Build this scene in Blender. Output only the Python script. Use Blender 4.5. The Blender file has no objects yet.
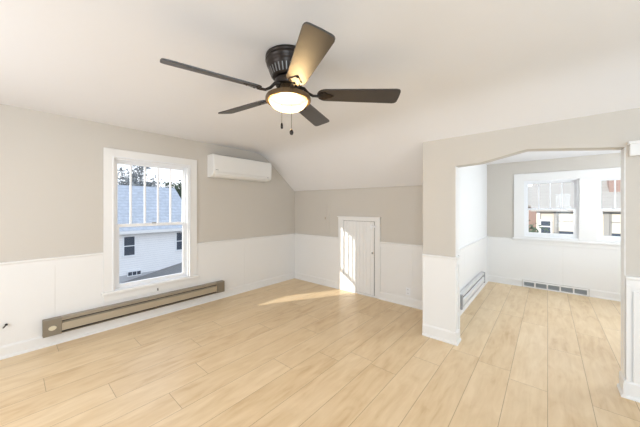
import bpy, bmesh, math, random
from mathutils import Vector, Matrix
PI = math.pi
R = math.radians
S = bpy.context.scene
COL = S.collection

# ------------------------------------------------------------------ camera
cam = bpy.data.cameras.new('camera')
cam.sensor_width = 36
cam.lens = 264.83 / 640 * 36
cam.shift_y = -5.5 / 640
cam.clip_start = 0.02
cam_o = bpy.data.objects.new('camera', cam)
cam_o.location = (0, 0, 1.45)
cam_o.rotation_euler = (PI / 2, 0, R(40.675))
COL.objects.link(cam_o)
S.camera = cam_o

# ------------------------------------------------------------------ world, sun, fill lamps, exposure
w = bpy.data.worlds.new('sky')
S.world = w
w.use_nodes = True
nt = w.node_tree
bg = nt.nodes['Background']
tc = nt.nodes.new('ShaderNodeTexCoord')
sx = nt.nodes.new('ShaderNodeSeparateXYZ')
cr = nt.nodes.new('ShaderNodeValToRGB')
cr.color_ramp.elements[0].position = 0.0
cr.color_ramp.elements[0].color = (0.95, 0.97, 1.0, 1)
cr.color_ramp.elements[1].position = 0.6
cr.color_ramp.elements[1].color = (0.66, 0.79, 1.0, 1)
nt.links.new(tc.outputs['Generated'], sx.inputs[0])
nt.links.new(sx.outputs['Z'], cr.inputs[0])
nt.links.new(cr.outputs[0], bg.inputs[0])
bg.inputs[1].default_value = 1.7

sun = bpy.data.lights.new('sun', 'SUN')
sun.energy = 5.5
sun.angle = R(0.6)
sun.color = (1.0, 0.93, 0.82)
sun_o = bpy.data.objects.new('sun', sun)
sd = Vector((0.478, 0.878, -math.tan(R(18.2)))).normalized()
sun_o.rotation_euler = sd.to_track_quat('-Z', 'Y').to_euler()
sun_o.location = (-12, -25, 12)
COL.objects.link(sun_o)


def area(name, loc, direction, sx_, sy_, power, color):
    l = bpy.data.lights.new(name, 'AREA')
    l.shape = 'RECTANGLE'
    l.size = sx_
    l.size_y = sy_
    l.energy = power
    l.color = color
    o = bpy.data.objects.new(name, l)
    o.location = loc
    o.rotation_euler = Vector(direction).to_track_quat('-Z', 'Z').to_euler()
    COL.objects.link(o)
    return o


# added fill lamps just inside the unseen rear, side and dormer walls
area('rear_fill_lamp', (-2.3, -1.56, 1.35), (0, 1, 0.0), 1.3, 1.3, 42, (0.90, 0.94, 1.0))
area('rear_fill_lamp', (0.9, -1.56, 1.35), (0, 1, 0.0), 1.3, 1.3, 50, (0.70, 0.85, 1.0))
area('side_fill_lamp', (2.34, 0.9, 1.35), (-1, 0, 0), 1.3, 1.3, 32, (0.72, 0.86, 1.0))
area('dormer_fill_lamp', (1.84, 4.7, 1.45), (-1, 0, 0.3), 1.1, 1.0, 58, (0.82, 0.91, 1.0))  # added to brighten the dormer from its unseen right side

S.view_settings.view_transform = 'Standard'
S.view_settings.look = 'None'
S.view_settings.gamma = 1
S.view_settings.use_curve_mapping = False
S.view_settings.exposure = 0.04


# ------------------------------------------------------------------ materials
def lin(c):
    return tuple((v / 255 / 12.92) if v / 255 <= 0.04045 else ((v / 255 + 0.055) / 1.055) ** 2.4 for v in c) + (1,)


def mat(name, rgb, rough=0.5, metal=0.0, noise=0.0, nscale=8.0, bump=0.0, bscale=60.0, emit=None, estr=0.0,
        stretch=None, spec=0.5):
    m = bpy.data.materials.new(name)
    m.use_nodes = True
    t = m.node_tree
    b = t.nodes['Principled BSDF']
    c = lin(rgb)
    b.inputs['Base Color'].default_value = c
    b.inputs['Roughness'].default_value = rough
    b.inputs['Metallic'].default_value = metal
    b.inputs['Specular IOR Level'].default_value = spec
    if noise or bump:
        co = t.nodes.new('ShaderNodeTexCoord')
        mp = t.nodes.new('ShaderNodeMapping')
        if stretch:
            mp.inputs['Scale'].default_value = stretch
        t.links.new(co.outputs['Object'], mp.inputs[0])
    if noise:
        n = t.nodes.new('ShaderNodeTexNoise')
        n.inputs['Scale'].default_value = nscale
        n.inputs['Detail'].default_value = 5
        t.links.new(mp.outputs[0], n.inputs['Vector'])
        mx = t.nodes.new('ShaderNodeMix')
        mx.data_type = 'RGBA'
        mx.inputs['A'].default_value = tuple(max(0, v * (1 - noise)) for v in c[:3]) + (1,)
        mx.inputs['B'].default_value = tuple(min(1, v * (1 + noise)) for v in c[:3]) + (1,)
        t.links.new(n.outputs['Fac'], mx.inputs['Factor'])
        t.links.new(mx.outputs['Result'], b.inputs['Base Color'])
    if bump:
        n2 = t.nodes.new('ShaderNodeTexNoise')
        n2.inputs['Scale'].default_value = bscale
        n2.inputs['Detail'].default_value = 3
        t.links.new(mp.outputs[0], n2.inputs['Vector'])
        bp = t.nodes.new('ShaderNodeBump')
        bp.inputs['Strength'].default_value = bump
        bp.inputs['Distance'].default_value = 0.002
        t.links.new(n2.outputs['Fac'], bp.inputs['Height'])
        t.links.new(bp.outputs[0], b.inputs['Normal'])
    if emit:
        b.inputs['Emission Color'].default_value = lin(emit)
        b.inputs['Emission Strength'].default_value = estr
    return m


M_WALL = mat('greige_wall_paint', (206, 200, 191), 0.6, noise=0.02, nscale=1.5, bump=0.25, bscale=45)
M_CEIL = mat('ceiling_paint', (238, 237, 238), 0.7, noise=0.015, nscale=1.2, bump=0.3, bscale=25)
M_WHITE = mat('white_trim_paint', (236, 235, 233), 0.35, noise=0.01, nscale=3)
M_CHEEK = mat('white_wall_paint', (236, 236, 235), 0.6, bump=0.2, bscale=45)
M_VINYL = mat('white_window_vinyl', (240, 241, 243), 0.3)
M_TAN = mat('tan_enamelled_steel', (160, 149, 132), 0.35, metal=0.35, noise=0.03, nscale=6)
M_TAN2 = mat('light_tan_enamelled_steel', (182, 170, 150), 0.35, metal=0.3)
M_TAN3 = mat('grey_tan_end_cap', (138, 129, 114), 0.4, metal=0.3, noise=0.04, nscale=12)
M_DARK = mat('dark_gap', (38, 33, 28), 0.7)
M_SILV = mat('pale_grey_enamelled_steel', (214, 214, 214), 0.35, metal=0.3)
M_SILV2 = mat('white_enamelled_steel', (222, 224, 225), 0.35, metal=0.1)
M_SILV3 = mat('grey_enamelled_steel', (160, 162, 166), 0.4, metal=0.3)
M_ACW = mat('white_plastic', (236, 235, 232), 0.35)
M_ACG = mat('grey_plastic_mark', (150, 150, 150), 0.5)
M_BRZ = mat('dark_bronze_metal', (52, 45, 41), 0.32, metal=0.6, noise=0.08, nscale=20)
M_BRZ2 = mat('brushed_bronze_rim', (120, 98, 72), 0.35, metal=0.7)
M_BLADE = mat('dark_walnut_blade', (38, 32, 30), 0.42, noise=0.18, nscale=14, stretch=(1, 12, 1), spec=1.0)
M_BOWL = mat('lit_frosted_glass', (250, 240, 220), 0.4, emit=(255, 214, 150), estr=1.0)
t_ = M_BOWL.node_tree            # frosted bowl: glows, and lets the bulb's light through
tr_ = t_.nodes.new('ShaderNodeBsdfTransparent'); tr_.inputs[0].default_value = (1.0, 0.93, 0.80, 1)
mx_ = t_.nodes.new('ShaderNodeMixShader'); mx_.inputs[0].default_value = 0.5
t_.links.new(t_.nodes['Principled BSDF'].outputs[0], mx_.inputs[1])
t_.links.new(tr_.outputs[0], mx_.inputs[2])
t_.links.new(mx_.outputs[0], t_.nodes['Material Output'].inputs[0])
M_CHAIN = mat('chain_brass', (120, 104, 86), 0.35, metal=0.8)
M_STEEL = mat('steel', (170, 170, 168), 0.3, metal=0.8)
M_CHROME = mat('worn_pewter', (128, 124, 120), 0.35, metal=0.7)
M_GRILLE = mat('grey_grille', (190, 193, 195), 0.5, metal=0.2)
M_IVORY = mat('ivory_dial', (214, 204, 178), 0.4)
M_COPPER = mat('dark_pipe', (70, 60, 54), 0.5, metal=0.3)


def glass_mat():
    m = bpy.data.materials.new('window_glass')
    m.use_nodes = True
    t = m.node_tree
    t.nodes.remove(t.nodes['Principled BSDF'])
    tr = t.nodes.new('ShaderNodeBsdfTransparent')
    tr.inputs[0].default_value = (0.97, 0.98, 0.985, 1)
    gl = t.nodes.new('ShaderNodeBsdfGlossy')
    gl.inputs['Roughness'].default_value = 0.02
    mx = t.nodes.new('ShaderNodeMixShader')
    mx.inputs[0].default_value = 0.01
    t.links.new(tr.outputs[0], mx.inputs[1])
    t.links.new(gl.outputs[0], mx.inputs[2])
    t.links.new(mx.outputs[0], t.nodes['Material Output'].inputs[0])
    return m


M_GLASS = glass_mat()


def floor_mat():
    m = bpy.data.materials.new('pale_oak_planks')
    m.use_nodes = True
    t = m.node_tree
    N, L = t.nodes, t.links
    b = N['Principled BSDF']

    def mth(op, a, b_=None, c_=None):
        n = N.new('ShaderNodeMath')
        n.operation = op
        for i, v in enumerate((a, b_, c_)):
            if v is None:
                continue
            if isinstance(v, (int, float)):
                n.inputs[i].default_value = v
            else:
                L.new(v, n.inputs[i])
        return n.outputs[0]
    co = N.new('ShaderNodeTexCoord')
    sp = N.new('ShaderNodeSeparateXYZ')
    L.new(co.outputs['Object'], sp.inputs[0])
    W, LEN = 0.25, 1.5
    xr = mth('DIVIDE', sp.outputs[0], W)
    row = mth('FLOOR', xr)
    fx = mth('FRACT', xr)
    wn = N.new('ShaderNodeTexWhiteNoise')
    wn.noise_dimensions = '1D'
    L.new(row, wn.inputs['W'])
    yo = mth('MULTIPLY', wn.outputs['Value'], LEN)
    yr = mth('DIVIDE', mth('ADD', sp.outputs[1], yo), LEN)
    cell = mth('FLOOR', yr)
    fy = mth('FRACT', yr)
    cv = N.new('ShaderNodeCombineXYZ')
    L.new(row, cv.inputs[0])
    L.new(cell, cv.inputs[1])
    wn2 = N.new('ShaderNodeTexWhiteNoise')
    wn2.noise_dimensions = '3D'
    L.new(cv.outputs[0], wn2.inputs['Vector'])
    # grain
    add = N.new('ShaderNodeVectorMath')
    add.operation = 'MULTIPLY_ADD'
    L.new(wn2.outputs['Color'], add.inputs[0])
    add.inputs[1].default_value = (7, 7, 7)
    L.new(co.outputs['Object'], add.inputs[2])
    mp = N.new('ShaderNodeMapping')
    mp.inputs['Scale'].default_value = (16, 1.4, 1)
    L.new(add.outputs[0], mp.inputs[0])
    g = N.new('ShaderNodeTexNoise')
    g.inputs['Scale'].default_value = 1.6
    g.inputs['Detail'].default_value = 7
    g.inputs['Roughness'].default_value = 0.6
    g.inputs['Distortion'].default_value = 0.6
    L.new(mp.outputs[0], g.inputs['Vector'])
    mp2 = N.new('ShaderNodeMapping')
    mp2.inputs['Scale'].default_value = (6, 1.6, 1)
    L.new(add.outputs[0], mp2.inputs[0])
    g2 = N.new('ShaderNodeTexNoise')
    g2.inputs['Scale'].default_value = 1.9
    g2.inputs['Detail'].default_value = 5
    g2.inputs['Distortion'].default_value = 0.9
    L.new(mp2.outputs[0], g2.inputs['Vector'])
    fac = mth('ADD', mth('MULTIPLY', wn2.outputs['Value'], 0.17), mth('ADD', mth('MULTIPLY', g.outputs['Fac'], 0.44), mth('MULTIPLY', g2.outputs['Fac'], 0.62)))
    ramp = N.new('ShaderNodeValToRGB')
    e = ramp.color_ramp.elements
    e[0].position = 0.25
    e[0].color = lin((196, 159, 114))
    e[1].position = 0.85
    e[1].color = lin((237, 214, 179))
    k = e.new(0.55)
    k.color = lin((223, 196, 156))
    L.new(fac, ramp.inputs[0])
    # seams
    dx = mth('MULTIPLY', mth('MINIMUM', fx, mth('SUBTRACT', 1.0, fx)), W)
    dy = mth('MULTIPLY', mth('MINIMUM', fy, mth('SUBTRACT', 1.0, fy)), LEN)
    d = mth('MINIMUM', dx, dy)
    seam = mth('LESS_THAN', d, 0.0018)
    mx = N.new('ShaderNodeMix')
    mx.data_type = 'RGBA'
    L.new(mth('MULTIPLY', seam, 0.62), mx.inputs['Factor'])
    L.new(ramp.outputs[0], mx.inputs['A'])
    mx.inputs['B'].default_value = lin((128, 96, 62))
    L.new(mx.outputs['Result'], b.inputs['Base Color'])
    b.inputs['Roughness'].default_value = 0.36
    b.inputs['Specular IOR Level'].default_value = 0.4
    bp = N.new('ShaderNodeBump')
    bp.inputs['Strength'].default_value = 0.25
    bp.inputs['Distance'].default_value = 0.001
    L.new(mth('SUBTRACT', g.outputs['Fac'], seam), bp.inputs['Height'])
    L.new(bp.outputs[0], b.inputs['Normal'])
    return m


M_FLOOR = floor_mat()


def band_mat(name, rgb, dark, period, axis=2, width=0.08, rough=0.8, noise=0.1, nscale=3.0, period2=None):
    """siding / shingle courses: thin darker line every `period` metres"""
    m = mat(name, rgb, rough, noise=noise, nscale=nscale)
    t = m.node_tree
    N, L = t.nodes, t.links
    b = N['Principled BSDF']
    src = b.inputs['Base Color'].links[0].from_socket
    co = N.new('ShaderNodeTexCoord')
    sp = N.new('ShaderNodeSeparateXYZ')
    L.new(co.outputs['Object'], sp.inputs[0])

    def line(ax, per, wd):
        d = N.new('ShaderNodeMath'); d.operation = 'DIVIDE'
        L.new(sp.outputs[ax], d.inputs[0]); d.inputs[1].default_value = per
        f = N.new('ShaderNodeMath'); f.operation = 'FRACT'
        L.new(d.outputs[0], f.inputs[0])
        l = N.new('ShaderNodeMath'); l.operation = 'LESS_THAN'
        L.new(f.outputs[0], l.inputs[0]); l.inputs[1].default_value = wd
        return l.outputs[0]
    o = line(axis, period, width)
    if period2:
        o2 = line(1, period2, width * 0.5)
        mm = N.new('ShaderNodeMath'); mm.operation = 'MAXIMUM'
        L.new(o, mm.inputs[0]); L.new(o2, mm.inputs[1]); o = mm.outputs[0]
    mx = N.new('ShaderNodeMix'); mx.data_type = 'RGBA'
    L.new(o, mx.inputs['Factor'])
    L.new(src, mx.inputs['A'])
    mx.inputs['B'].default_value = lin(dark)
    L.new(mx.outputs['Result'], b.inputs['Base Color'])
    return m


M_SIDING = band_mat('white_clapboard', (244, 243, 242), (205, 206, 212), 0.14, noise=0.04)
M_SHINGLE = band_mat('grey_shingles', (184, 187, 192), (166, 170, 177), 0.22, noise=0.38, nscale=4.5, width=0.14)
M_CREAM = band_mat('cream_siding', (206, 197, 184), (188, 180, 166), 0.2, noise=0.03)
M_ROOF2 = band_mat('pale_weathered_shingles', (158, 154, 148), (146, 142, 138), 0.2, noise=0.1)
M_BRICK = band_mat('red_brick', (142, 120, 112), (156, 140, 132), 0.1, noise=0.15, nscale=5)
M_GRND = mat('asphalt_ground', (128, 126, 124), 0.9, noise=0.25, nscale=0.8)
M_CONC = mat('grey_concrete', (190, 190, 192), 0.9, noise=0.1, nscale=3)
M_PANE = mat('dark_window_pane', (72, 80, 92), 0.15)
M_BLIND = mat('cream_window_blind', (212, 205, 190), 0.6)
M_GREY = mat('grey_window_frame', (150, 148, 144), 0.6)
M_BARK = mat('grey_bark', (112, 104, 98), 0.9, noise=0.2, nscale=4)
M_LEAF = mat('dull_green_leaves', (132, 138, 142), 0.8, noise=0.3, nscale=2)
M_HEDGE = mat('dark_green_leaves', (78, 92, 74), 0.8, noise=0.3, nscale=2)


# ------------------------------------------------------------------ mesh helpers
class MB:
    def __init__(self):
        self.v, self.f, self.smooth = [], [], []

    def add(self, vs, fs, smooth=False):
        n = len(self.v)
        self.v += [tuple(p) for p in vs]
        self.f += [tuple(i + n for i in q) for q in fs]
        self.smooth += [smooth] * len(fs)
        return self

    def box(self, x0, x1, y0, y1, z0, z1):
        vs = [(x, y, z) for x in (x0, x1) for y in (y0, y1) for z in (z0, z1)]
        return self.add(vs, [(0, 1, 3, 2), (4, 6, 7, 5), (0, 4, 5, 1), (2, 3, 7, 6), (0, 2, 6, 4), (1, 5, 7, 3)])

    def prism(self, poly, axis, a, b):
        """poly: 2D outline; axis 'x' -> (y,z), 'y' -> (x,z), 'z' -> (x,y); extruded a..b"""
        def P(p, t):
            return {'x': (t, p[0], p[1]), 'y': (p[0], t, p[1]), 'z': (p[0], p[1], t)}[axis]
        n = len(poly)
        vs = [P(p, a) for p in poly] + [P(p, b) for p in poly]
        fs = [tuple(range(n)), tuple(range(2 * n - 1, n - 1, -1))]
        fs += [(i, i + n, (i + 1) % n + n, (i + 1) % n) for i in range(n)]
        return self.add(vs, fs)

    def tube(self, pts, rad, n=10, cap=True):
        pts = [Vector(p) for p in pts]
        rs = rad if isinstance(rad, (list, tuple)) else [rad] * len(pts)
        vs, fs = [], []
        for i, p in enumerate(pts):
            d = (pts[min(i + 1, len(pts) - 1)] - pts[max(i - 1, 0)]).normalized()
            u = d.orthogonal().normalized() if i == 0 else (pu - d * pu.dot(d)).normalized()
            pu = u
            v_ = d.cross(u)
            for k in range(n):
                a = 2 * PI * k / n
                vs.append(p + (u * math.cos(a) + v_ * math.sin(a)) * rs[i])
        for i in range(len(pts) - 1):
            for k in range(n):
                a, b = i * n + k, i * n + (k + 1) % n
                fs.append((a, b, b + n, a + n))
        if cap:
            fs.append(tuple(range(n - 1, -1, -1)))
            fs.append(tuple((len(pts) - 1) * n + k for k in range(n)))
        return self.add(vs, fs, True)

    def lathe(self, prof, n=48, c=(0, 0), sx=1, sy=1):
        """profile of (r, z) spun about a vertical axis"""
        vs, fs = [], []
        for r, z in prof:
            for k in range(n):
                a = 2 * PI * k / n
                vs.append((c[0] + r * math.cos(a) * sx, c[1] + r * math.sin(a) * sy, z))
        for i in range(len(prof) - 1):
            for k in range(n):
                a, b = i * n + k, i * n + (k + 1) % n
                fs.append((a, b, b + n, a + n))
        if prof[0][0] > 1e-5:
            fs.append(tuple(range(n - 1, -1, -1)))
        if prof[-1][0] > 1e-5:
            fs.append(tuple((len(prof) - 1) * n + k for k in range(n)))
        return self.add(vs, fs, True)

    def build(self, name, m, parent=None, bevel=0.0, seg=2, loc=None):
        me = bpy.data.meshes.new(name)
        me.from_pydata(self.v, [], self.f)
        bm = bmesh.new()
        bm.from_mesh(me)
        bmesh.ops.remove_doubles(bm, verts=bm.verts, dist=1e-6)
        bmesh.ops.recalc_face_normals(bm, faces=bm.faces)
        bm.to_mesh(me)
        bm.free()
        if any(self.smooth):
            for p in me.polygons:
                p.use_smooth = True
            me.set_sharp_from_angle(angle=R(38))
        me.materials.append(m)
        o = bpy.data.objects.new(name, me)
        COL.objects.link(o)
        if parent is not None:
            o.parent = parent
            # geometry is written in the thing's own coordinates
        if loc:
            o.location = loc
        if bevel:
            b = o.modifiers.new('bevel', 'BEVEL')
            b.width = bevel
            b.segments = seg
            b.limit_method = 'ANGLE'
        return o


def struct(o):
    o['kind'] = 'structure'
    return o


def thing(name, label, cat, loc=(0, 0, 0), rot=(0, 0, 0), group=None):
    o = bpy.data.objects.new(name, None)
    o.empty_display_size = 0.1
    o.location = loc
    o.rotation_euler = rot
    o['label'] = label
    o['category'] = cat
    if group:
        o['group'] = group
    COL.objects.link(o)
    return o


def empty(name, loc=(0, 0, 0), rot=(0, 0, 0)):
    o = bpy.data.objects.new(name, None)
    o.location = loc
    o.rotation_euler = rot
    COL.objects.link(o)
    return o


# ------------------------------------------------------------------ the room
XA, YB, YP, YD = -3.985, 3.83, 3.075, 6.17      # wall planes
YR, XR = -1.62, 2.40                            # rear and right walls
XC = -0.915                                     # dormer side wall
RAIL = 0.925

struct(MB().box(XA - 0.15, XR + 0.15, YR - 0.15, YD + 0.15, -0.12, 0).build('floor', M_FLOOR))

# left (gable) wall with its window opening
wy0, wy1, wz0, wz1 = 0.80, 1.69, 0.45, 2.06
m = MB()
m.box(XA - 0.15, XA, YR - 0.15, wy0, 0, 2.62).box(XA - 0.15, XA, wy1, YB + 0.15, 0, 2.62)
m.box(XA - 0.15, XA, wy0, wy1, 0, wz0).box(XA - 0.15, XA, wy0, wy1, wz1, 2.62)
struct(m.build('wall_left', M_WALL))
struct(MB().box(XA, -1.085, YB, YB + 0.15, 0, 1.95).build('wall_knee', M_WALL))

# partition with the dormer opening: piers and header
hd = [(-0.745, 1.896), (-0.515, 1.908), (-0.14, 1.99), (0.455, 1.918)]
TOPP = 2.38
outline = [(-1.085, 0), (-0.745, 0)] + hd + [(0.455, 0), (XR, 0), (XR, TOPP), (-1.085, TOPP)]
m = MB()
m.box(-1.085, -0.745, YP, YP + 0.14, 0, 1.896)
m.box(0.455, XR, YP, YP + 0.14, 0, 1.918)
m.prism([(-1.085, 1.896)] + hd + [(XR, 1.918), (XR, TOPP), (-1.085, TOPP)], 'y', YP, YP + 0.14)
struct(m.build('wall_partition', M_WALL))

# dormer side walls and back wall
struct(MB().box(-1.085, XC, YP + 0.14, YD + 0.15, 0, 2.42).build('wall_dormer_left', M_CHEEK))
m = MB()
x1 = 1.9
m.box(x1, x1 + 0.15, YP + 0.14, 4.15, 0, 2.42).box(x1, x1 + 0.15, 5.25, YD + 0.15, 0, 2.42)
m.box(x1, x1 + 0.15, 4.15, 5.25, 0, 0.95).box(x1, x1 + 0.15, 4.15, 5.25, 1.95, 2.42)
struct(m.build('wall_dormer_right', M_WALL))
dz0, dz1 = 0.93, 1.945
WX = [(-0.335, 0.40), (0.60, 1.335)]
m = MB()
m.box(XC, WX[0][0], YD, YD + 0.15, 0, 2.42).box(WX[0][1], WX[1][0], YD, YD + 0.15, 0, 2.42)
m.box(WX[1][1], x1, YD, YD + 0.15, 0, 2.42)
for a, b in WX:
    m.box(a, b, YD, YD + 0.15, 0, dz0).box(a, b, YD, YD + 0.15, dz1, 2.42)
struct(m.build('wall_dormer_back', M_WALL))
struct(MB().box(XC, x1, YP + 0.14, YD, 2.31, 2.40).build('ceiling_dormer', M_CEIL))

# rear and right walls (behind the camera) with window openings
m = MB()
for a, b in ((XA, -2.95), (-1.65, 0.25), (1.55, XR)):
    m.box(a, b, YR - 0.15, YR, 0, 2.6)
for a, b in ((-2.95, -1.65), (0.25, 1.55)):
    m.box(a, b, YR - 0.15, YR, 0, 0.7).box(a, b, YR - 0.15, YR, 2.0, 2.6)
struct(m.build('wall_rear', M_WALL))
m = MB()
m.box(XR, XR + 0.15, YR - 0.15, 0.25, 0, 2.6).box(XR, XR + 0.15, 1.55, YP + 0.14, 0, 2.6)
m.box(XR, XR + 0.15, 0.25, 1.55, 0, 0.7).box(XR, XR + 0.15, 0.25, 1.55, 2.0, 2.6)
struct(m.build('wall_right', M_WALL))


# plaster ceiling: flat, easing into the slope over the knee wall
def ceil_z(x, y):
    t = min(1, max(0, (x - XA) / 2.9))
    zl = (2.30 - 0.81 * (y - 3.2)) * (1 - t) + (2.205 - 0.585 * (y - 3.075)) * t
    k = 0.055
    mn = min(zl, 2.45)
    return mn - k * math.log(math.exp(-(zl - mn) / k) + math.exp(-(2.45 - mn) / k))


xs = [XA - 0.05 + i * (XA * -1 + 0.05 - 1.085) / 10 for i in range(11)] + [-0.9, -0.5, 0.5, 1.5, XR + 0.05]
ys = [YR - 0.05, 0, 1.5, 2.2] + [2.3 + 0.0775 * i for i in range(10)] + [3.04, 3.078] + [3.1 + 0.06 * i for i in range(1, 13)]
vs, fs, idx = [], [], {}
for i, x in enumerate(xs):
    for j, y in enumerate(ys):
        if x > -1.08 and y > 3.079:
            continue
        idx[i, j] = len(vs)
        vs.append((x, y, ceil_z(x, y)))
for i in range(len(xs) - 1):
    for j in range(len(ys) - 1):
        q = [(i, j), (i + 1, j), (i + 1, j + 1), (i, j + 1)]
        if all(k in idx for k in q):
            fs.append(tuple(idx[k] for k in q))
n = len(vs)
m = MB()
m.add(vs, fs, True)
c = m.build('ceiling', M_CEIL)
for p in c.data.polygons:
    p.use_smooth = True
sol = c.modifiers.new('thickness', 'SOLIDIFY')
sol.thickness = 0.05
sol.use_rim = False
sol.offset = 1 if c.data.polygons[0].normal.z > 0 else -1
struct(c)


# ------------------------------------------------------------------ baseboards, wainscot, rails
def run(axis, plane, side, a, b, prof):
    """moulding profile (depth, z) along a wall; side = direction the depth grows"""
    m = MB()
    pl = [(plane + side * d, z) for d, z in prof]
    if axis == 'y':       # runs along Y, on an X plane
        vs = [(p[0], a, p[1]) for p in pl] + [(p[0], b, p[1]) for p in pl]
    else:
        vs = [(a, p[0], p[1]) for p in pl] + [(b, p[0], p[1]) for p in pl]
    n = len(pl)
    fs = [tuple(range(n)), tuple(range(2 * n - 1, n - 1, -1))] + [(i, i + n, (i + 1) % n + n, (i + 1) % n) for i in range(n)]
    return m.add(vs, fs)


def base_prof(h=0.125):
    return [(0, 0), (0.028, 0), (0.028, 0.010), (0.024, 0.020), (0.016, 0.026), (0.016, h - 0.02), (0.011, h - 0.006), (0.004, h), (0, h)]


def rail_prof(z=RAIL):
    return [(0, z - 0.085), (0.016, z - 0.085), (0.016, z - 0.028), (0.020, z - 0.022), (0.024, z - 0.012), (0.022, z - 0.002), (0.016, z), (0, z)]


struct(run('y', XA, 1, YR, YB, base_prof(0.125)).build('baseboard_left', M_WHITE))
m = run('x', YB, -1, XA, -2.84, base_prof(0.125))
n_ = run('x', YB, -1, -2.03, -1.085, base_prof(0.125))
m.add(n_.v, n_.f)
struct(m.build('baseboard_knee', M_WHITE))
m = run('x', YP, -1, -1.085, -0.745 + 0.0, base_prof(0.135))
n_ = run('y', -0.745, 1, YP - 0.028, YP + 0.14, base_prof(0.135))
m.add(n_.v, n_.f)
struct(m.build('baseboard_pier', M_WHITE))
m = run('x', YP, -1, 0.455, XR, base_prof(0.135))
n_ = run('y', 0.455, -1, YP - 0.028, YP + 0.14, base_prof(0.135))
m.add(n_.v, n_.f)
struct(m.build('baseboard_right', M_WHITE))
struct(run('y', XC, 1, YP + 0.14, YD, base_prof(0.10)).build('baseboard_dormer_side', M_WHITE))
m = run('x', YD, -1, XC, -0.36, base_prof(0.125))
n_ = run('x', YD, -1, 0.52, x1, base_prof(0.125))
m.add(n_.v, n_.f)
struct(m.build('baseboard_dormer_back', M_WHITE))


def panels(axis, plane, side, cuts, z0, z1, th=0.006, gap=0.0016):
    m = MB()
    for a, b in zip(cuts[:-1], cuts[1:]):
        if axis == 'y':
            xx = sorted((plane, plane + side * th))
            m.box(xx[0], xx[1], a + gap / 2, b - gap / 2, z0, z1)
        else:
            yy = sorted((plane, plane + side * th))
            m.box(a + gap / 2, b - gap / 2, yy[0], yy[1], z0, z1)
    return m


tn = [0]


def trim(mb, mat_=None, bevel=0.0):
    tn[0] += 1
    return struct(mb.build('trim_%d' % tn[0], mat_ or M_WHITE, bevel=bevel))


# left wall: panels below the rail, either side of and below the window
trim(panels('y', XA, 1, [YR, -0.9, 0.30, 0.705], 0.12, RAIL - 0.02))
trim(panels('y', XA, 1, [0.705, 1.80], 0.12, 0.345))
trim(panels('y', XA, 1, [1.80, 2.62, YB], 0.12, RAIL - 0.02))
trim(run('y', XA, 1, YR, 0.704, rail_prof()))
trim(run('y', XA, 1, 1.801, YB, rail_prof()))
# knee wall
trim(panels('x', YB, -1, [XA, -2.845], 0.12, RAIL - 0.02))
trim(panels('x', YB, -1, [-2.02, -1.50, -1.085], 0.12, RAIL - 0.02))
trim(run('x', YB, -1, XA, -2.846, rail_prof()))
trim(run('x', YB, -1, -2.019, -1.085, rail_prof(0.915)))
# pier: recessed panel in a flat frame, wrapping the jamb
m = panels('x', YP, -1, [-1.085, -0.745], 0.13, RAIL - 0.02, gap=0)
m.box(-1.085, -1.07, YP - 0.010, YP, 0.13, RAIL - 0.03)
m.box(-0.787, -0.739, YP - 0.010, YP, 0.13, RAIL - 0.03)
m.box(-0.745, -0.739, YP, YP + 0.14, 0.13, RAIL - 0.02)
m.box(-0.739, -0.731, YP + 0.10, YP + 0.146, 0.13, RAIL + 0.01)
trim(m)
m = run('x', YP, -1, -1.085, -0.739, rail_prof())
n_ = run('y', -0.745, 1, YP - 0.02, YP + 0.10, rail_prof())
m.add(n_.v, n_.f)
trim(m)
# white corner jamb faces above the rail
trim(MB().box(-0.745, -0.739, YP + 0.003, YP + 0.14, RAIL, 1.893))
trim(MB().box(0.449, 0.455, YP + 0.001, YP + 0.14, 0.135, 1.915))
# right pier
m = panels('x', YP, -1, [0.455, XR], 0.13, RAIL - 0.02, gap=0, th=0.004)
m.box(0.455, 0.478, YP - 0.022, YP, 0.13, RAIL - 0.06)
m.box(0.492, XR, YP - 0.014, YP, 0.13, RAIL - 0.11)
trim(m)
trim(run('x', YP, -1, 0.455, XR, rail_prof(0.93)))
# white beam end fixed to the right pier near the ceiling
trim(MB().box(0.470, 1.6, YP - 0.05, YP, 1.842, 1.948).box(0.462, 1.6, YP - 0.062, YP, 1.93, 1.950), bevel=0.003)
# dormer
trim(panels('y', XC, 1, [YP + 0.14, 4.25, 5.0, YD], 0.10, 0.88, gap=0.004))
trim(run('y', XC, 1, YP + 0.14, YD, rail_prof(0.895)))
trim(panels('x', YD, -1, [XC, 0.20, 1.32, x1], 0.125, 0.84))
trim(run('x', YD, -1, XC, -0.483, rail_prof(0.885)))
trim(run('x', YD, -1, 1.53, x1, rail_prof(0.885)))


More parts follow.
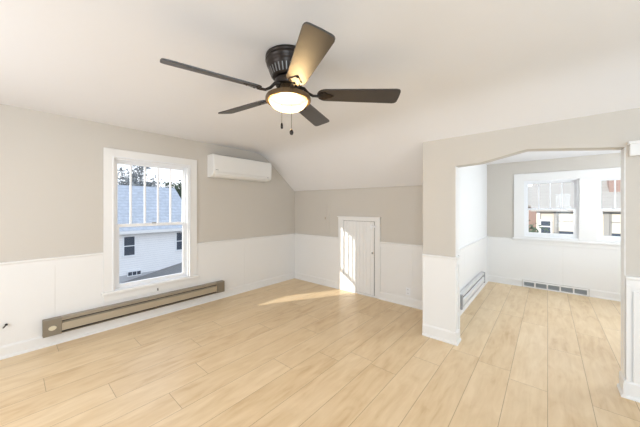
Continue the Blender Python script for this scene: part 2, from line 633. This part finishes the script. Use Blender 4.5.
# ------------------------------------------------------------------ windows
def sash(parent, T, w0, w1, z0, z1, d, stile, rail_t, rail_b, th, muntins=()):
    """T maps (u along wall, depth outward, z); sash frame with vertical muntins, and a pane"""
    m = MB()

    def bx(mb, u0, u1, d0, d1, a, b):
        p, q = T(u0, d0, a), T(u1, d1, b)
        mb.box(min(p[0], q[0]), max(p[0], q[0]), min(p[1], q[1]), max(p[1], q[1]), a, b)
    bx(m, w0, w0 + stile, d, d + th, z0, z1)
    bx(m, w1 - stile, w1, d, d + th, z0, z1)
    bx(m, w0 + stile, w1 - stile, d, d + th, z0, z0 + rail_b)
    bx(m, w0 + stile, w1 - stile, d, d + th, z1 - rail_t, z1)
    s = m.build('sash', M_VINYL, parent, bevel=0.003)
    if muntins:
        mm = MB()
        for u in muntins:
            bx(mm, u - 0.009, u + 0.009, d + 0.004, d + th - 0.006, z0 + rail_b - 0.002, z1 - rail_t + 0.002)
        mm.build('muntins', M_VINYL, s, bevel=0.002)
    g = MB()
    bx(g, w0 + stile - 0.004, w1 - stile + 0.004, d + th * 0.5 - 0.002, d + th * 0.5 + 0.002, z0 + rail_b - 0.004, z1 - rail_t + 0.004)
    g.build('pane', M_GLASS, s)
    return s


def liner(parent, T, w0, w1, z0, z1, depth, th=0.012):
    m = MB()

    def bx(u0, u1, d0, d1, a, b):
        p, q = T(u0, d0, a), T(u1, d1, b)
        m.box(min(p[0], q[0]), max(p[0], q[0]), min(p[1], q[1]), max(p[1], q[1]), a, b)
    bx(w0, w0 + th, 0, depth, z0, z1)
    bx(w1 - th, w1, 0, depth, z0, z1)
    bx(w0 + th, w1 - th, 0, depth, z1 - th, z1)
    bx(w0 + th, w1 - th, 0, depth, z0, z0 + th)
    # parting stops
    bx(w0 + th, w0 + th + 0.01, 0.0, 0.02, z0 + th, z1 - th)
    bx(w1 - th - 0.01, w1 - th, 0.0, 0.02, z0 + th, z1 - th)
    bx(w0 + th, w1 - th, 0.0, 0.02, z1 - th - 0.01, z1 - th)
    return m.build('window_frame', M_VINYL, parent)


TA = lambda u, d, z: (XA - d, u, z)
w1_ = struct(empty('window_1'))
liner(w1_, TA, wy0, wy1, wz0, wz1, 0.148)
sash(w1_, TA, wy0 + 0.012, wy1 - 0.012, 0.462, 1.245, 0.035, 0.055, 0.035, 0.045, 0.034)
us = sash(w1_, TA, wy0 + 0.012, wy1 - 0.012, 1.215, 2.048, 0.072, 0.045, 0.045, 0.035, 0.034,
          muntins=[0.998, 1.156, 1.314, 1.472])
m = MB()
m.box(XA, XA + 0.020, 0.705, wy0, 0.43, 2.165).box(XA, XA + 0.020, wy1, 1.80, 0.43, 2.165)
m.box(XA, XA + 0.020, wy0, wy1, wz1, 2.165)
m.build('casing', M_WHITE, w1_, bevel=0.004)
m = MB()
m.box(XA + 0.02, XA + 0.028, wy0 - 0.016, wy0, wz0, wz1 + 0.016).box(XA + 0.02, XA + 0.028, wy1, wy1 + 0.016, wz0, wz1 + 0.016)
m.box(XA + 0.02, XA + 0.028, wy0, wy1, wz1, wz1 + 0.016)
m.build('inner_bead', M_VINYL, w1_, bevel=0.003)
MB().box(XA - 0.03, XA + 0.045, 0.685, 1.825, 0.415, 0.45).build('stool', M_WHITE, w1_, bevel=0.006)
MB().box(XA, XA + 0.018, 0.705, 1.80, 0.33, 0.415).build('apron', M_WHITE, w1_, bevel=0.003)
MB().box(XA - 0.035, XA - 0.02, 1.22, 1.27, 1.245, 1.262).build('sash_lock', M_STEEL, w1_, bevel=0.002)

TD = lambda u, d, z: (u, YD + d, z)
for i, (a, b) in enumerate(WX):
    wo = struct(empty('window_%d' % (i + 2)))
    liner(wo, TD, a, b, dz0, dz1, 0.148)
    sash(wo, TD, a + 0.012, b - 0.012, 0.942, 1.44, 0.02, 0.056, 0.03, 0.062, 0.034)
    sash(wo, TD, a + 0.012, b - 0.012, 1.415, 1.933, 0.057, 0.045, 0.04, 0.03, 0.034,
         muntins=[a + 0.057 + (b - a - 0.114) * k / 4 for k in (1, 2, 3)])
# one casing round both dormer windows
m = MB()
m.box(-0.48, WX[0][0], YD - 0.02, YD, 0.90, 2.08).box(WX[0][1], WX[1][0], YD - 0.02, YD, 0.90, 1.945)
m.box(WX[1][1], 1.48, YD - 0.02, YD, 0.90, 2.08).box(WX[0][0], WX[1][1], YD - 0.02, YD, 1.945, 2.08)
for a, b in WX:
    m.box(a, b, YD - 0.02, YD, 0.90, 0.93)
trim(m, bevel=0.004)
trim(MB().box(-0.50, 1.50, YD - 0.05, YD, 0.865, 0.90), bevel=0.005)
trim(MB().box(-0.48, 1.48, YD - 0.018, YD, 0.795, 0.865), bevel=0.003)
# unseen windows added for the fill lamps: frame bars, glass, sheet blocking the sun
for k, (pl, a, b) in enumerate((('y', -2.95, -1.65), ('y', 0.25, 1.55), ('x', 0.25, 1.55), ('d', 4.15, 5.25))):
    wo = struct(empty('window_%d' % (k + 4)))
    T = {'y': lambda u, d, z: (u, YR - d, z), 'x': lambda u, d, z: (XR + d, u, z), 'd': lambda u, d, z: (x1 + d, u, z)}[pl]
    z0, z1 = (0.95, 1.95) if pl == 'd' else (0.7, 2.0)
    liner(wo, T, a, b, z0, z1, 0.148)
    zm = (z0 + z1) / 2
    p, q = T(a + 0.014, 0.024, 0), T(b - 0.014, 0.028, 0)
    MB().box(min(p[0], q[0]), max(p[0], q[0]), min(p[1], q[1]), max(p[1], q[1]), z0 + 0.013, z1 - 0.013).build('sun_block_sheet', M_WHITE, wo)  # added sheet, keeps direct sun out of the unseen window
    sash(wo, T, a + 0.012, b - 0.012, z0 + 0.012, zm + 0.02, 0.04, 0.045, 0.03, 0.04, 0.034)
    sash(wo, T, a + 0.012, b - 0.012, zm - 0.01, z1 - 0.012, 0.078, 0.045, 0.03, 0.03, 0.034)

# ------------------------------------------------------------------ knee-wall access door
d1 = struct(empty('door_1'))
m = MB()
m.box(-2.845, -2.735, YB - 0.02, YB, 0, 1.232).box(-2.115, -2.02, YB - 0.02, YB, 0, 1.232)
m.box(-2.845, -2.02, YB - 0.022, YB, 1.232, 1.30)
m.box(-2.862, -2.008, YB - 0.030, YB, 1.288, 1.305)
m.build('casing', M_WHITE, d1, bevel=0.003)
MB().box(-2.735, -2.115, YB - 0.0015, YB, 0, 1.232).build('door_gap', M_DARK, d1)
m = MB()
nb, x0_, x1_ = 9, -2.731, -2.128
bw = (x1_ - x0_) / nb
pl = []
for k in range(nb):            # vertical beaded boards
    a = x0_ + k * bw
    pl += [(a + 0.0, YB - 0.010), (a + 0.004, YB - 0.015), (a + bw - 0.004, YB - 0.015)]
pl += [(x1_, YB - 0.010), (x1_, YB - 0.002), (x0_, YB - 0.002)]
m.prism(pl, 'z', 0.035, 1.226)
dp = m.build('door_panel', M_WHITE, d1)
MB().box(-2.735, -2.115, YB - 0.018, YB, 0.0, 0.03).build('threshold', M_WHITE, d1, bevel=0.002)
m = MB().box(-2.175, -2.095, YB - 0.034, YB - 0.021, 1.135, 1.165)
m.box(-2.19, -2.15, YB - 0.03, YB - 0.0155, 1.115, 1.185)
m.build('latch', M_VINYL, d1, bevel=0.003)
m = MB().tube([(-2.145, YB - 0.015, 0.72), (-2.145, YB - 0.035, 0.72)], 0.006)
m.tube([(-2.145, YB - 0.034, 0.72), (-2.145, YB - 0.040, 0.72), (-2.145, YB - 0.05, 0.72)], [0.010, 0.016, 0.008], n=14)
m.build('knob', M_STEEL, d1)
for z in (0.25, 1.0):
    MB().box(-2.745, -2.722, YB - 0.0235, YB - 0.014, z - 0.035, z + 0.035).build('hinge', M_VINYL, d1, bevel=0.002)

# electrical panel, painted like the wall
t = thing('electrical_panel', 'small wall-coloured metal panel door set in the knee wall left of the white access door', 'electrical panel', (-3.235, YB, 0.97))
MB().box(-0.175, 0.175, -0.006, 0, 0, 0.555).build('frame', M_WALL, t, bevel=0.002)
MB().box(-0.13, 0.13, -0.011, -0.006, 0.05, 0.505).build('panel_door', M_WALL, t, bevel=0.002)
MB().box(0.075, 0.10, -0.017, -0.011, 0.27, 0.31).build('latch', M_TAN2, t, bevel=0.002)

# ------------------------------------------------------------------ wall outlets and small fittings


def outlet(name, label, loc, rz, w_=0.07, h_=0.115):
    t = thing(name, label, 'outlet', loc, (0, 0, rz))
    MB().box(-w_ / 2, w_ / 2, -0.006, 0, -h_ / 2, h_ / 2).build('cover_plate', M_VINYL, t, bevel=0.003)
    for z in (-0.027, 0.027):
        s = MB().box(-0.016, 0.016, -0.009, -0.006, z - 0.018, z + 0.018).build('socket', M_VINYL, t, bevel=0.003)
        MB().box(-0.008, -0.006, -0.0095, -0.009, z - 0.006, z + 0.008).box(0.006, 0.008, -0.0095, -0.009, z - 0.006, z + 0.008).build('slots', M_DARK, s)
    return t


outlet('wall_outlet', 'white double outlet low on the white panelling right of the access door', (-1.565, YB - 0.006, 0.215), 0)

t = thing('cable_stub', 'short dark cable stub poking out of the white left wall near the floor', 'cable', (XA + 0.006, -0.035, 0.322))
m = MB().tube([(0, 0, 0), (0.02, 0.0, 0.004), (0.035, -0.008, -0.006), (0.042, -0.02, -0.018)], 0.0055)
m.build('wire', M_COPPER, t)
MB().tube([(0.012, 0, 0.002), (0.03, 0.0, 0.004)], 0.010).build('grommet', M_DARK, t)

t = thing('coat_hook', 'tiny metal hook on the window apron above the long tan heater', 'hook', (XA + 0.018, 1.275, 0.36))
MB().box(0, 0.004, -0.008, 0.008, -0.018, 0.018).build('hook_plate', M_STEEL, t, bevel=0.001)
MB().tube([(0.004, 0, 0.01), (0.018, 0, 0.006), (0.02, 0, -0.008), (0.012, 0, -0.014)], 0.003).build('hook_arm', M_COPPER, t)

# ------------------------------------------------------------------ heaters


def heater(name, label, loc, rz, L, mats, z0, z1, cap_l=0.14, cap_r=0.13, dial=True, dep=0.07, slot=0.06):
    """local: x along the wall, -y into the room, z up"""
    body, cover, cap, = mats
    t = thing(name, label, 'heater', loc, (0, 0, rz))
    H = z1 - z0
    m = MB()
    m.box(0, L, -0.012, 0, z0, z1)
    m.prism([(-0.012, z1), (-0.012, z1 - 0.006), (-dep + 0.01, z1 - 0.006), (-dep, z1 - 0.014), (-dep, z1 - 0.032), (-dep + 0.004, z1 - 0.032),
             (-dep + 0.004, z1 - 0.014), (-dep + 0.013, z1 - 0.0), ], 'x', 0.002, L - 0.002)
    m.box(0.002, L - 0.002, -dep + 0.008, -0.012, z0, z0 + 0.006)
    m.build('housing', body, t)
    MB().box(cap_l, L - cap_r, -dep + 0.022, -0.012, z0 + 0.012, z1 - 0.015).build('heating_element', M_DARK, t)
    m = MB().prism([(-dep, z0 + 0.03), (-dep + 0.004, z0 + 0.026), (-dep + 0.006, z0 + 0.03), (-dep + 0.006, z1 - slot - 0.002),
                    (-dep + 0.022, z1 - slot + 0.010), (-dep + 0.02, z1 - slot + 0.013), (-dep, z1 - slot)], 'x', cap_l - 0.005, L - cap_r + 0.005)
    m.build('front_cover', cover, t)
    for nm, a, b in (('thermostat_cap', 0, cap_l), ('end_cap', L - cap_r, L)):
        c_ = MB().box(a, b, -dep - 0.006, -0.002, z0 - 0.001, z1 + 0.001).build(nm, cap, t, bevel=0.004)
        if nm == 'end_cap':
            MB().box(a + 0.012, a + 0.014, -dep - 0.0065, -dep - 0.0055, z0 + 0.004, z1 - 0.004).build('seam', M_DARK, c_)
        elif dial:
            d_ = MB()
            d_.lathe([(0.0, 0.0), (0.024, 0.0), (0.022, 0.010), (0.0, 0.012)], n=32, sx=1.3)
            k = d_.build('dial', M_IVORY, c_)
            k.rotation_euler = (PI / 2, 0, 0)
            k.location = (cap_l * 0.5, -dep - 0.006, (z0 + z1) / 2 - 0.005)
    return t


# long heater under the window of the left wall (local x = world +Y, local -y = world +X)
heater('baseboard_heater', 'long tan metal baseboard heater with ivory dial below the left window', (XA + 0.017, 0.205, 0.0), PI / 2, 2.0,
       (M_TAN, M_TAN2, M_TAN3), 0.125, 0.292)
heater('baseboard_heater', 'pale grey baseboard heater low on the side wall of the alcove', (XC + 0.017, 3.80, 0.0), PI / 2, 1.66,
       (M_SILV, M_SILV2, M_SILV3), 0.13, 0.315, 0.05, 0.05, dial=False, dep=0.055, slot=0.085)

# grey floor register under the dormer windows
t = thing('wall_register', 'low white wall register with five grey grilles below the alcove windows', 'register', (-0.35, YD, 0))
L = 0.86
m = MB()
m.box(0, L, -0.03, 0, 0, 0.022).box(0, L, -0.03, 0, 0.098, 0.122)
for k in range(6):
    a = k * (L - 0.02) / 5
    m.box(a, a + 0.02, -0.03, 0, 0.022, 0.098)
m.build('frame', M_WHITE, t, bevel=0.003)
for k in range(5):
    a = k * (L - 0.02) / 5 + 0.02
    b = a + (L - 0.02) / 5 - 0.02
    m = MB().box(a, b, -0.012, -0.002, 0.022, 0.098)
    for q in range(7):
        z = 0.028 + q * 0.0105
        m.prism([(-0.026, z), (-0.012, z + 0.006), (-0.012, z + 0.0075), (-0.026, z + 0.0015)], 'x', a, b)
    m.build('grille', M_GRILLE, t)

# ------------------------------------------------------------------ wall air conditioner
t = thing('air_conditioner', 'white wall-mounted air conditioner high on the left wall beside the window', 'air conditioner', (XA, 1.965, 1.925))
W_, D_, H_ = 1.10, 0.20, 0.345
# local axes here: x = out of the wall, y = along it
prof = [(0, 0.0), (0.085, 0.0), (0.150, 0.012), (0.185, 0.045), (0.198, 0.09), (0.2, 0.30), (0.190, 0.335), (0.16, H_), (0, H_)]
m = MB()
n = len(prof)
m.add([(p[0], 0, p[1]) for p in prof] + [(p[0], W_, p[1]) for p in prof],
      [tuple(range(n)), tuple(range(2 * n - 1, n - 1, -1))] + [(i, i + n, (i + 1) % n + n, (i + 1) % n) for i in range(n)])
b = m.build('body', M_ACW, t, bevel=0.008, seg=3)
MB().box(0.199, 0.206, 0.018, W_ - 0.018, 0.075, H_ - 0.02).build('front_panel', M_ACW, t, bevel=0.005, seg=3)
m = MB()
pf = [(0.092, -0.003), (0.152, 0.007), (0.189, 0.042), (0.196, 0.068), (0.190, 0.066), (0.150, 0.014), (0.092, 0.003)]
n = len(pf)
m.add([(p[0] + 0.004, 0.06, p[1]) for p in pf] + [(p[0] + 0.004, W_ - 0.06, p[1]) for p in pf],
      [tuple(range(n)), tuple(range(2 * n - 1, n - 1, -1))] + [(i, i + n, (i + 1) % n + n, (i + 1) % n) for i in range(n)])
m.build('air_flap', M_ACW, t)
MB().box(0.206, 0.2065, 0.03, 0.075, 0.098, 0.106).build('maker_mark', M_ACG, t)
MB().box(0.199, 0.2012, W_ - 0.10, W_ - 0.075, 0.060, 0.068).build('indicator', M_ACG, t)
m = MB()
for k in range(14):
    m.box(0.03 + k * 0.01, 0.033 + k * 0.01, 0.05, W_ - 0.05, H_, H_ + 0.003)
m.build('intake_grille', M_ACG, t)

# ------------------------------------------------------------------ ceiling fan
FS = 1.086      # size of the fan
FC = (-1.3065, 1.198)
fan = thing('ceiling_fan', 'dark bronze five-blade ceiling fan with a lit bowl light', 'ceiling fan', (FC[0], FC[1], 2.536))
fan.scale = (FS, FS, FS)
# local z = -0.079 at the ceiling
m = MB()
m.lathe([(0.0, -0.079), (0.131, -0.079), (0.137, -0.083), (0.138, -0.094), (0.135, -0.098), (0.135, -0.101), (0.138, -0.104), (0.138, -0.112),
         (0.134, -0.116), (0.132, -0.132), (0.129, -0.140), (0.124, -0.144), (0.122, -0.152), (0.116, -0.160),
         (0.098, -0.205), (0.092, -0.212), (0.085, -0.214), (0.0, -0.214)], n=64)
m.build('motor_housing', M_BRZ, fan)
m = MB()
for k in range(30):
    a = 2 * PI * k / 30
    ca, sa = math.cos(a), math.sin(a)
    p0 = Vector((0.1165 * ca, 0.1165 * sa, -0.163))
    p1 = Vector((0.100 * ca, 0.100 * sa, -0.203))
    m.tube([p0, p1], 0.0035, n=6)
m.build('vent_fins', M_CHROME, fan)
# rotor, very slightly out of level
GX, GY = -0.0451, 0.0192
TILT = Matrix.Rotation(math.atan(GY), 4, 'X') @ Matrix.Rotation(-math.atan(GX), 4, 'Y')
MB().lathe([(0.0, -0.214), (0.072, -0.214), (0.080, -0.222), (0.082, -0.245), (0.076, -0.256), (0.0, -0.256)], n=48).build('flywheel', M_BRZ, fan)


def blade_mesh():
    # blade along +x, rounded tip corners
    L0, L1, w0, w1 = 0.175, 0.674, 0.054, 0.067
    top = []
    pts = [(L0, 0.0)] + [(L0 + w0 * (1 - math.cos(R(a))), -w0 * math.sin(R(a))) for a in (15, 30, 45, 60, 75, 90)]
    pts += [(L1 - 0.030, -w1), (L1 - 0.016, -w1 + 0.003), (L1 - 0.006, -w1 + 0.010), (L1 - 0.002, -w1 + 0.022), (L1, 0)]
    pts += [(x, -y) for x, y in reversed(pts[1:-1])]
    return MB().prism(pts, 'z', -0.004, 0.004)


def iron_mesh():
    m = MB()
    # curved arm from the hub to a leaf-shaped plate under the blade root
    m.tube([(0.070, 0, 0.048), (0.095, 0, 0.042), (0.120, 0.0, 0.012), (0.150, 0.0, -0.006), (0.185, 0, -0.0085), (0.20, 0, -0.0085)],
           [0.011, 0.010, 0.009, 0.008, 0.008, 0.007], n=10)
    leaf = [(0.175, 0.0), (0.185, -0.022), (0.205, -0.036), (0.225, -0.034), (0.240, -0.020), (0.262, -0.012), (0.278, 0.0)]
    leaf += [(x, -y) for x, y in reversed(leaf[1:-1])]
    m.prism(leaf, 'z', -0.0085, -0.0035)
    for x, y in ((0.208, -0.024), (0.208, 0.024), (0.262, 0.0)):
        m.lathe([(0.0, -0.0125), (0.005, -0.0115), (0.006, -0.0085), (0.0, -0.0085)], n=10, c=(x, y))
    return m


bm0, im0 = blade_mesh(), iron_mesh()
proto_b = bm0.build('blade', M_BLADE, fan, bevel=0.0015)
proto_i = im0.build('blade_iron', M_BRZ, proto_b)
PITCH = R(-15)
ZB = (2.2034 - 2.536) / FS
for k in range(5):
    if k == 0:
        bl = proto_b
    else:
        bl = proto_b.copy(); COL.objects.link(bl); bl.parent = fan
        ir = proto_i.copy(); COL.objects.link(ir); ir.parent = bl
    ang = -1.820 + k * 2 * PI / 5
    Mx = Matrix.Translation((0, 0, ZB)) @ TILT @ Matrix.Rotation(ang, 4, 'Z') @ Matrix.Rotation(PITCH, 4, 'X')
    bl.matrix_local = Mx
# light kit
MB().lathe([(0.0, -0.256), (0.050, -0.256), (0.052, -0.272), (0.060, -0.28), (0.064, -0.300), (0.0, -0.300)], n=40).build('switch_housing', M_BRZ2, fan)
MB().lathe([(0.0, -0.300), (0.075, -0.302), (0.112, -0.312), (0.134, -0.322), (0.138, -0.332), (0.138, -0.346), (0.133, -0.352), (0.120, -0.350), (0.119, -0.336), (0.0, -0.318)], n=64).build('lamp_rim', M_BRZ2, fan)
MB().lathe([(0.0, -0.330), (0.116, -0.330), (0.117, -0.340), (0.112, -0.358), (0.098, -0.378), (0.076, -0.392), (0.048, -0.401), (0.020, -0.4045), (0.0, -0.405)], n=64).build('lamp_bowl', M_BOWL, fan)
bulb = bpy.data.lights.new('bulb_light', 'POINT')
bulb.energy = 32
bulb.color = (1.0, 0.74, 0.42)
bulb.shadow_soft_size = 0.055
bo = bpy.data.objects.new('bulb_light', bulb)
bo.location = (FC[0], FC[1], 2.536 - 0.365 * FS)
COL.objects.link(bo)
# pull chains
rv = Vector((math.cos(R(40.675)), math.sin(R(40.675)), 0))
fv = Vector((-rv.y, rv.x, 0))
for (off, zb, fw_) in ((-0.020, -0.535, 0), (0.034, -0.572, 1)):
    p = rv * off - fv * 0.140
    m = MB()
    m.tube([p * 0.45 + Vector((0, 0, -0.29)), p + Vector((0, 0, -0.30)), p * 1.01 + Vector((0, 0, -0.36)), p + Vector((0, 0, zb))], 0.0013, n=6)
    ch = m.build('pull_chain', M_CHAIN, fan)
    q = MB()
    if fw_ == 0:
        q.lathe([(0, zb + 0.012), (0.004, zb + 0.010), (0.0065, zb), (0.0065, zb - 0.018), (0.004, zb - 0.022), (0, zb - 0.022)], n=14, c=(p.x, p.y))
    else:
        q.lathe([(0, zb + 0.014), (0.005, zb + 0.010), (0.010, zb), (0.011, zb - 0.008), (0.008, zb - 0.017), (0, zb - 0.021)], n=14, c=(p.x, p.y))
    q.build('chain_fob', M_BRZ, ch)

# ------------------------------------------------------------------ outdoors
# sloping ground (falls towards -Y on the left side)
vs, fs = [], []
gy = [-40, -5, 0, 3, 5, 8, 11, 14, 60]
gx = [-60, -30, -19, -10, -4.3, 30]


def gz(x, y):
    return -3.2 + 0.19 * (min(9, max(2.5, y)) - 4.2) if x < -9 else -3.3


for x in gx:
    for y in gy:
        vs.append((x, y, gz(x, y)))
ny = len(gy)
for i in range(len(gx) - 1):
    for j in range(ny - 1):
        fs.append((i * ny + j, i * ny + j + 1, (i + 1) * ny + j + 1, (i + 1) * ny + j))
g = MB().add(vs, fs).build('ground', M_GRND)
struct(g)

# neighbouring white house seen through the left window
h = thing('house', 'white clapboard house with a grey shingle roof outside the left window', 'house', (-20, 0, 0))
MB().box(-8, 0, -3, 8.7, -2.9, 0.15).build('wall', M_SIDING, h)
MB().box(-7.95, 0.06, -2.95, 8.75, -4.0, -2.75).build('foundation', M_CONC, h)
m = MB()
m.add([(0.35, -3.3, -0.05), (0.35, 9.0, -0.05), (-4, 9.0, 3.05), (-4, -3.3, 3.05), (-8.35, -3.3, -0.05), (-8.35, 9.0, -0.05),
       (0.35, -3.3, 0.05), (0.35, 9.0, 0.05), (-4, 9.0, 3.15), (-4, -3.3, 3.15), (-8.35, -3.3, 0.05), (-8.35, 9.0, 0.05)],
      [(6, 7, 8, 9), (9, 8, 11, 10), (0, 3, 2, 1), (3, 4, 5, 2), (0, 1, 7, 6), (4, 10, 11, 5), (1, 2, 8, 7), (2, 5, 11, 8), (0, 6, 9, 3), (3, 9, 10, 4)])
m.build('roof', M_SHINGLE, h)
MB().add([(-8, 8.7, 0.1), (0, 8.7, 0.1), (-4, 8.7, 2.95), (-8, 8.6, 0.1), (0, 8.6, 0.1), (-4, 8.6, 2.95)],
         [(0, 1, 2), (5, 4, 3), (0, 3, 4, 1), (1, 4, 5, 2), (2, 5, 3, 0)]).build('gable', M_SIDING, h)
MB().box(0.30, 0.40, -3.3, 9.0, -0.16, 0.03).build('gutter', M_WHITE, h)


def ext_window(parent, y0, y1, z0, z1):
    m = MB()
    f = 0.08
    m.box(0, 0.05, y0 - f, y0, z0 - f, z1 + f).box(0, 0.05, y1, y1 + f, z0 - f, z1 + f)
    m.box(0, 0.05, y0, y1, z1, z1 + f).box(0, 0.05, y0, y1, z0 - f, z0)
    zm = (z0 + z1) / 2
    m.box(0, 0.045, y0, y1, zm - 0.025, zm + 0.025)
    o = m.build('window', M_VINYL, parent)
    MB().box(0, 0.03, y0, y1, z0, z1).build('pane', M_PANE, o)


ext_window(h, 4.55, 5.10, -1.52, -0.36)
ext_window(h, 7.62, 8.15, -1.52, -0.30)
ext_window(h, 0.3, 0.9, -1.52, -0.36)
o = MB().box(0.05, 0.12, 4.70, 5.45, -2.86, -2.52).build('basement_window', M_VINYL, h)
for k in range(3):
    MB().box(0.12, 0.13, 4.74 + k * 0.235, 4.94 + k * 0.235, -2.80, -2.58).build('pane', M_PANE, o)


def tree(name, label, loc, height, spread, seed, leafm=None, nleaf=0, levels=4, leaf_size=0.12, group=None, trunk=0.16):
    rnd = random.Random(seed)
    t = thing(name, label, 'tree', loc, group=group)
    m = MB()
    tips = []

    def grow(p, d, length, r, lev):
        pts, rs = [p], [r]
        q, dd = Vector(p), Vector(d)
        for i in range(3):
            dd = (dd + Vector((rnd.uniform(-.18, .18), rnd.uniform(-.18, .18), rnd.uniform(-.05, .16)))).normalized()
            q = q + dd * length / 3
            pts.append(q.copy()); rs.append(r * (1 - 0.14 * (i + 1)))
        m.tube(pts, rs, n=6 if lev > 2 else 4, cap=False)
        if lev <= 2:
            tips.extend(pts[1:])
        if lev == 0:
            return
        for k in range(4 if lev > 1 else 3):
            a = rnd.uniform(0, 2 * PI)
            side = Vector((math.cos(a), math.sin(a), rnd.uniform(-0.1, 0.5))) * spread
            nd = (dd * 0.75 + side).normalized()
            grow(pts[rnd.choice((1, 2, 3, 3))], nd, length * rnd.uniform(0.6, 0.8), r * 0.52, lev - 1)
    grow(Vector((0, 0, 0)), Vector((0, 0, 1)), height * 0.42, trunk, levels)
    m.build('trunk_and_branches', M_BARK, t)
    if nleaf:
        lf = MB()
        for i in range(nleaf):
            c0 = rnd.choice(tips) + Vector([rnd.gauss(0, 0.22) for _ in range(3)])
            u = Vector([rnd.gauss(0, 1) for _ in range(3)]).normalized()
            v_ = u.orthogonal().normalized()
            s = leaf_size * rnd.uniform(0.6, 1.3)
            lf.add([c0 - u * s, c0 + v_ * s * 0.5, c0 + u * s, c0 - v_ * s * 0.5], [(0, 1, 2, 3)])
        lf.build('foliage', leafm or M_LEAF, t)['kind'] = 'stuff'
    return t


tree('tree', 'leafy tree showing over the left end of the grey roof outside the left window', (-30.0, 5.2, -3), 8.6, 0.8, 3, M_LEAF, 5200, 4, 0.13, trunk=0.2)
tree('tree', 'leafy tree showing over the middle of the grey roof outside the left window', (-31.0, 10.2, -3), 8.9, 0.8, 5, M_LEAF, 5200, 4, 0.13, trunk=0.2)
tree('tree', 'darker dense tree beside the right end of the grey roof outside the left window', (-30.0, 14.4, -2.5), 7.4, 0.55, 9, M_HEDGE, 3500, 4, 0.16, trunk=0.2)

# cream house across from the dormer (things written at Y = 20)
h = thing('house', 'cream house with blinds in its windows outside the alcove windows', 'house', (0, 20, 0))
MB().box(-0.5, 8, 0, 7, -4, 1.3).build('wall', M_CREAM, h)
MB().prism([(-0.35, 1.25), (-0.35, 1.36), (3.5, 3.75), (7.35, 1.36), (7.35, 1.25)], 'x', -0.75, 8.3).build('roof', M_ROOF2, h)
for px0, px1 in ((0.26, 0.40), (2.2, 2.40)):
    MB().box(px0, px1, -0.10, 0, -4, 1.25).build('pilaster', M_GREY, h)
MB().box(-0.47, -0.33, -0.08, 0, -4, 1.25).build('corner_board', M_WHITE, h)
# small dark window
m = MB()
m.box(-0.36, -0.29, -0.06, 0, 0.0, 0.78).box(0.13, 0.20, -0.06, 0, 0.0, 0.78).box(-0.29, 0.13, -0.06, 0, 0.70, 0.78).box(-0.29, 0.13, -0.05, 0, 0.36, 0.42)
o = m.build('window', M_VINYL, h)
MB().box(-0.29, 0.13, -0.03, 0, -0.4, 0.70).build('pane', M_PANE, o)
for a, b in ((0.44, 1.12), (2.44, 3.15)):
    m = MB()
    m.box(a - 0.03, a + 0.04, -0.06, 0, -0.3, 1.25).box(b - 0.04, b + 0.03, -0.06, 0, -0.3, 1.25).box(a, b, -0.06, 0, 1.16, 1.25).box(a, b, -0.06, 0, 0.70, 0.75)
    o = m.build('window', M_GREY, h)
    MB().box(a + 0.04, b - 0.04, -0.025, 0, 0.16, 1.16).build('blind', M_BLIND, o)
    MB().box(a + 0.04, b - 0.04, -0.025, 0, -0.3, 0.16).build('pane', M_PANE, o)
MB().box(2.55, 3.4, 1.2, 2.0, 1.2, 3.9).build('chimney', M_BRICK, h)

h = thing('house', 'red brick house beyond the cream house outside the alcove windows', 'house', (-4.6, 28, 0))
MB().box(-4, 3.95, 0, 6, -4, 1.6).build('wall', M_BRICK, h)
MB().prism([(-0.3, 1.55), (-0.3, 1.7), (3, 3.4), (6.3, 1.7), (6.3, 1.55)], 'x', -4.3, 3.98).build('roof', M_ROOF2, h)
t = tree('shrub', 'dark green shrub in front of the red brick house', (-1.55, 17.6, -3.3), 4.1, 0.9, 21, M_HEDGE, 3000, 3, 0.12, trunk=0.1)
t['category'] = 'shrub'

for k, (lb, x, y, s, hh) in enumerate((
        ('bare pale tree seen through the left part of the alcove windows', -3.2, 41, 31, 12),
        ('bare tree behind the cream roof, seen through the middle of the alcove window', 2.6, 43, 33, 9.0),
        ('bare tree behind the red brick chimney outside the alcove windows', 9.0, 42, 37, 9.5))):
    tree('tree', lb, (x, y, -3.3), hh, 0.85, s, levels=5, group=None, trunk=0.22)
